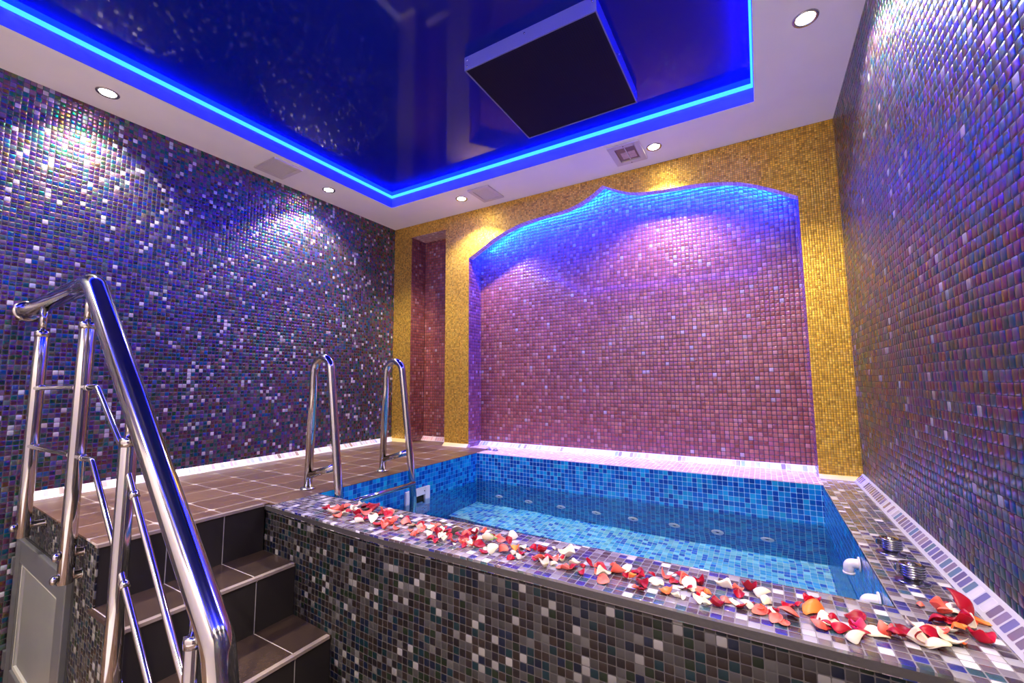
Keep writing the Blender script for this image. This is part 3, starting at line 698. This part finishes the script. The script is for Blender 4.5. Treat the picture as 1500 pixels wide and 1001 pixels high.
PETALS = """-1.514,1.126,267,R0 -1.516,1.154,332,W0 -1.492,1.138,267,C0 -1.459,1.144,324,C0 -1.444,1.114,491,W0 -1.404,1.092,310,C0 -1.432,1.137,233,R0 -1.47,1.192,333,C0 -1.406,1.134,260,W0 -1.39,1.138,259,R0 -1.418,1.172,177,W0 -1.424,1.193,239,W0 -1.452,1.226,245,R0 -1.433,1.236,276,W0 -1.386,1.174,234,W0 -1.361,1.146,315,R0 -1.388,1.212,329,R0 -1.332,1.164,401,C0 -1.366,1.219,298,R0 -1.335,1.218,325,R0 -1.304,1.18,287,W0 -1.28,1.171,227,C0 -1.284,1.196,259,R0 -1.319,1.118,307,R0 -1.285,1.127,222,R0 -1.274,1.094,298,W0 -1.242,1.126,355,W0 -1.197,1.102,319,R0 -1.276,1.206,317,C0 -1.276,1.233,263,W0 -1.25,1.214,316,C0 -1.236,1.19,367,R0 -1.214,1.156,220,R0 -1.208,1.169,194,W0 -1.192,1.124,241,C0 -1.183,1.173,275,C0 -1.15,1.138,267,C0 -1.18,1.2,195,W0 -1.146,1.193,220,R0 -1.166,1.12,371,C0 -1.148,1.089,311,C0 -1.104,1.1,257,C0 -1.116,1.156,373,C0 -1.078,1.144,235,W0 -1.076,1.144,235,W1 -1.049,1.115,203,C1 -1.078,1.161,211,R1 -1.05,1.164,288,R1 -1.032,1.138,307,W1 -1.01,1.087,197,C1 -1.01,1.112,250,C1 -1.01,1.132,203,C1 -1.004,1.157,282,W1 -0.982,1.152,203,C1 -1.016,1.196,237,C1 -0.995,1.189,209,C1 -0.97,1.189,233,R1 -0.959,1.144,276,R1 -0.948,1.154,201,W1 -0.934,1.154,175,R1 -0.93,1.115,219,R1 -0.914,1.116,242,W1 -0.896,1.126,242,R1 -0.936,1.088,264,R1 -0.952,1.103,268,W1 -0.911,1.08,260,R1 -0.887,1.093,284,W1 -0.863,1.102,212,C1 -0.845,1.087,139,W1 -0.928,1.173,202,R1 -0.902,1.17,350,W1 -0.88,1.155,221,P1 -0.873,1.183,324,C1 -0.864,1.208,227,R1 -0.844,1.207,225,W1 -0.846,1.138,336,R1 -0.834,1.108,211,C1 -0.808,1.09,183,R1 -0.823,1.121,188,C1 -0.795,1.1,230,W1 -0.81,1.121,164,C1 -0.812,1.15,215,R1 -0.83,1.186,221,R1 -0.822,1.216,224,C1 -0.806,1.22,199,W1 -0.79,1.18,217,R1 -0.781,1.202,171,R1 -0.799,1.156,215,W1 -0.782,1.101,228,C1 -0.768,1.119,299,R1 -0.736,1.099,179,W1 -0.729,1.08,265,R1 -0.704,1.09,264,W1 -0.734,1.185,284,C1 -0.761,1.208,194,C1 -0.706,1.186,211,R1 -0.716,1.222,289,W1 -0.698,1.147,182,R1 -0.682,1.112,288,C1 -0.643,1.086,193,R1 -0.663,1.143,269,O1 -0.652,1.116,197,W1 -0.626,1.12,283,R2 -0.648,1.17,205,W2 -0.626,1.162,179,C2 -0.612,1.177,247,R2 -0.58,1.171,266,R2 -0.62,1.096,171,W2 -0.576,1.104,211,P2 -0.564,1.1,251,C2 -0.564,1.13,192,C2 -0.548,1.138,235,R2 -0.526,1.138,233,C2 -0.53,1.082,305,W2 -0.516,1.106,185,W2 -0.506,1.174,387,W2 -0.503,1.14,189,W2 -0.509,1.151,191,R2 -0.494,1.094,182,C2 -0.474,1.096,261,C2 -0.46,1.123,285,W2 -0.46,1.11,201,R2 -0.432,1.088,215,R2 -0.444,1.135,143,R2 -0.43,1.148,245,R2 -0.412,1.161,184,C2 -0.394,1.149,262,R2 -0.398,1.114,157,C2 -0.376,1.107,290,W2 -0.362,1.074,299,C2 -0.56,1.205,112,W2 -0.374,1.176,163,C2 -0.345,1.136,312,C3 -0.33,1.168,258,W3 -0.322,1.126,211,R3 -0.312,1.164,138,R3 -0.3,1.174,217,R3 -0.306,1.13,172,O3 -0.29,1.144,192,R3 -0.28,1.104,295,R3 -0.288,1.075,181,C3 -0.27,1.072,143,R3 -0.263,1.158,210,R3 -0.259,1.136,206,W3 -0.246,1.116,202,W3 -0.237,1.168,267,C3 -0.237,1.135,167,W3 -0.218,1.099,285,O3 -0.197,1.084,157,W3 -0.212,1.158,205,R3 -0.202,1.188,286,R3 -0.19,1.199,153,R3 -0.188,1.172,243,C3 -0.192,1.135,163,W3 -0.172,1.148,291,W3 -0.176,1.133,144,R3 -0.18,1.085,104,W3 -0.151,1.174,312,R3 -0.154,1.128,212,C3 -0.15,1.148,198,C3 -0.149,1.11,157,R3 -0.136,1.134,194,O3 -0.152,1.085,204,W3 -0.134,1.099,205,W3 -0.13,1.082,185,W3 -0.106,1.086,250,R4 -0.094,1.112,237,C4 -0.104,1.19,346,W4 -0.076,1.114,219,W4 -0.071,1.184,196,C4 -0.07,1.162,227,R4 -0.052,1.202,305,R4 -0.024,1.184,296,W4 -0.014,1.15,302,W4 -0.062,1.1,247,R4 -0.05,1.111,215,W4 -0.044,1.118,166,R4 -0.03,1.1,291,C4 -0.021,1.112,147,O4 0,1.124,130,R4 -0.002,1.106,144,W4 -0.011,1.104,112,R4 0,1.083,235,C4 0.014,1.072,200,C4 0.024,1.11,349,C4 0.029,1.157,248,R4 0.046,1.176,150,R4 0.068,1.158,389,O5 0.078,1.196,317,R5 0.074,1.124,172,R5 0.076,1.099,228,C5 0.094,1.122,308,W5 0.089,1.11,168,R5 0.104,1.14,234,R5 0.092,1.096,90,R5 0.114,1.105,300,R5 0.129,1.078,318,W5 0.145,1.174,315,R5 0.138,1.14,168,R5 0.138,1.12,180,P5 0.148,1.122,239,P5 0.144,1.101,205,R5 0.174,1.126,325,W5 0.186,1.125,220,C5 0.194,1.175,138,W5 0.218,1.164,278,R6 0.198,1.156,148,C6 0.2,1.118,347,R6 0.192,1.13,128,C6 0.244,1.192,281,W6 0.279,1.304,181,C6 0.234,1.123,326,W6 0.239,1.137,220,R6 0.258,1.166,368,R6 0.276,1.19,292,C6 0.258,1.121,335,W6 0.26,1.136,186,R6 0.284,1.151,387,W6 0.306,1.162,108,O6 0.308,1.293,335,C6 0.311,1.276,190,C6 0.332,1.318,231,W6 0.332,1.291,295,W6 0.332,1.326,161,R6 0.35,1.306,418,R6 0.286,1.229,285,R6 0.314,1.248,336,R6 0.327,1.238,364,R6 0.338,1.248,298,W6 0.35,1.266,151,C6 0.366,1.278,269,O6 0.296,1.208,294,W6 0.308,1.212,260,O6 0.324,1.22,163,O6 0.334,1.188,312,R6"""
# ================================================================== rose petals
def petal_mesh(name, cup, curl, ruffle, wid, seed):
    rnd = random.Random(seed); n = 9; bm = bmesh.new(); G = []
    ph = [rnd.uniform(0, 6.28) for _ in range(3)]
    for j in range(n+1):
        row = []; tt = j/n
        half = wid*(.16+.84*math.sin(min(1.0, tt*1.18)*PI*.5)**.9)*(math.sqrt(max(0.0, 1-((tt-.62)/.385)**2)*.999+.001) if tt > .62 else 1)
        half = max(half, .05)
        for i in range(n+1):
            s_ = i/n*2-1
            x = s_*half*.5; y = tt-.5
            z = cup*(s_*s_*half*half*.8+(y*y)*1.1)+curl*max(0, tt-.62)**2*-3.2
            z += ruffle*math.sin(s_*4+ph[0])*tt*.5+ruffle*math.sin(tt*7+ph[1])*.35*abs(s_)
            row.append(bm.verts.new((x, y, z)))
        G.append(row)
    for j in range(n):
        for i in range(n): bm.faces.new((G[j][i], G[j][i+1], G[j+1][i+1], G[j+1][i]))
    ex = bmesh.ops.extrude_face_region(bm, geom=list(bm.faces))
    vv = [g for g in ex['geom'] if isinstance(g, bmesh.types.BMVert)]
    bm.normal_update()
    bmesh.ops.translate(bm, verts=vv, vec=(0, 0, .022))
    bmesh.ops.recalc_face_normals(bm, faces=bm.faces)
    zmin = min(v.co.z for v in bm.verts)
    me = bpy.data.meshes.new(name); bm.to_mesh(me); bm.free()
    for p_ in me.polygons: p_.use_smooth = True
    return me
random.seed(21)
KINDS = [(.55, .25, .03, .95), (.95, .5, .05, .85), (-.45, .6, .06, 1.0), (.3, -.4, .08, .9), (1.35, .2, .04, .75), (-.8, .0, .05, .8)]
PMESH = {}
for ck, pm in PM.items():
    for k, a in enumerate(KINDS):
        me = petal_mesh('petal', *a, seed=k*7+ord(ck)); me.materials.append(pm); PMESH[ck, k] = me
CW = {'R': 'deep red', 'C': 'coral pink', 'W': 'cream white', 'O': 'orange', 'P': 'crimson pink'}
ZW_ = ['by the ladder at the left rim end', 'between ladder and rosebud on the rim', 'just right of the rosebud on the rim',
       'around the middle of the front rim', 'on the front rim right of centre', 'just before the right rim corner', 'in the right rim corner below the knobs']
KW = ['shallow', 'cupped', 'curled', 'wavy', 'folded', 'arched']
placed = []
for tok in PETALS.split():
    x, y, d, cz = tok.split(','); x = float(x); y = float(y); d = int(d)/10000; col, zone = cz[0], int(cz[1])
    k = random.choice([0, 1, 2, 3, 4, 5])
    n_near = sum(1 for a, b, s_ in placed if math.hypot(a-x, b-y) < (s_+d)*.36)
    placed.append((x, y, d))
    o = bpy.data.objects.new('rose_petal', PMESH[col, k]); C.objects.link(o)
    sz = d*random.uniform(1.12, 1.36)
    o.scale = (sz, sz, sz*1.0)
    tl = .22+.13*min(n_near, 3)
    o.rotation_euler = (random.gauss(0, tl), random.gauss(0, tl), random.uniform(0, 2*PI))
    o.location = (x, y, 0)
    mw = o.rotation_euler.to_matrix()
    zs = [(mw @ (v.co*sz)).z for v in o.data.vertices]
    o.location.z = (ZP+2.5)*S-min(zs)+.0005+min(n_near, 4)*.0022
    o.location.y = max(y, 1.052)
    size_w = 'large' if d > .036 else ('small' if d < .022 else 'medium')
    lab = f'{size_w} {KW[k]} {CW[col]} rose petal {ZW_[zone]}'
    tag(o, lab, 'petal', lab.replace('rose petal', 'petals'))
# fallen rosebud
e = thing('rosebud', (-.752, 1.155, .757), 'fallen cream rosebud with green sepals lying among petals on the front rim', 'flower'); R = Rel(e)
dirv = Vector((-.8, -.45, .12)).normalized()
b0 = Vector((-.742, 1.158, .768))
R.add(MB().tube([b0, b0+dirv*.006, b0+dirv*.018, b0+dirv*.030, b0+dirv*.040], [.004, .009, .012, .0105, .004], 16), 'bloom', PM['W'])
gm = plain('green_sepal', (.25, .45, .10), .5)
for k in range(4):
    a = k*PI/2+.4; s1 = dirv.orthogonal().normalized(); s2 = dirv.cross(s1); rad = s1*math.cos(a)+s2*math.sin(a)
    R.add(MB().tube([b0, b0+dirv*.006+rad*.009, b0+dirv*.016+rad*.014], [.0025, .002, .0004], 6), 'sepal', gm)
R.add(MB().tube([b0, b0-dirv*.010+Vector((0, 0, -.002))], [.003, .0018], 8), 'stem', gm)
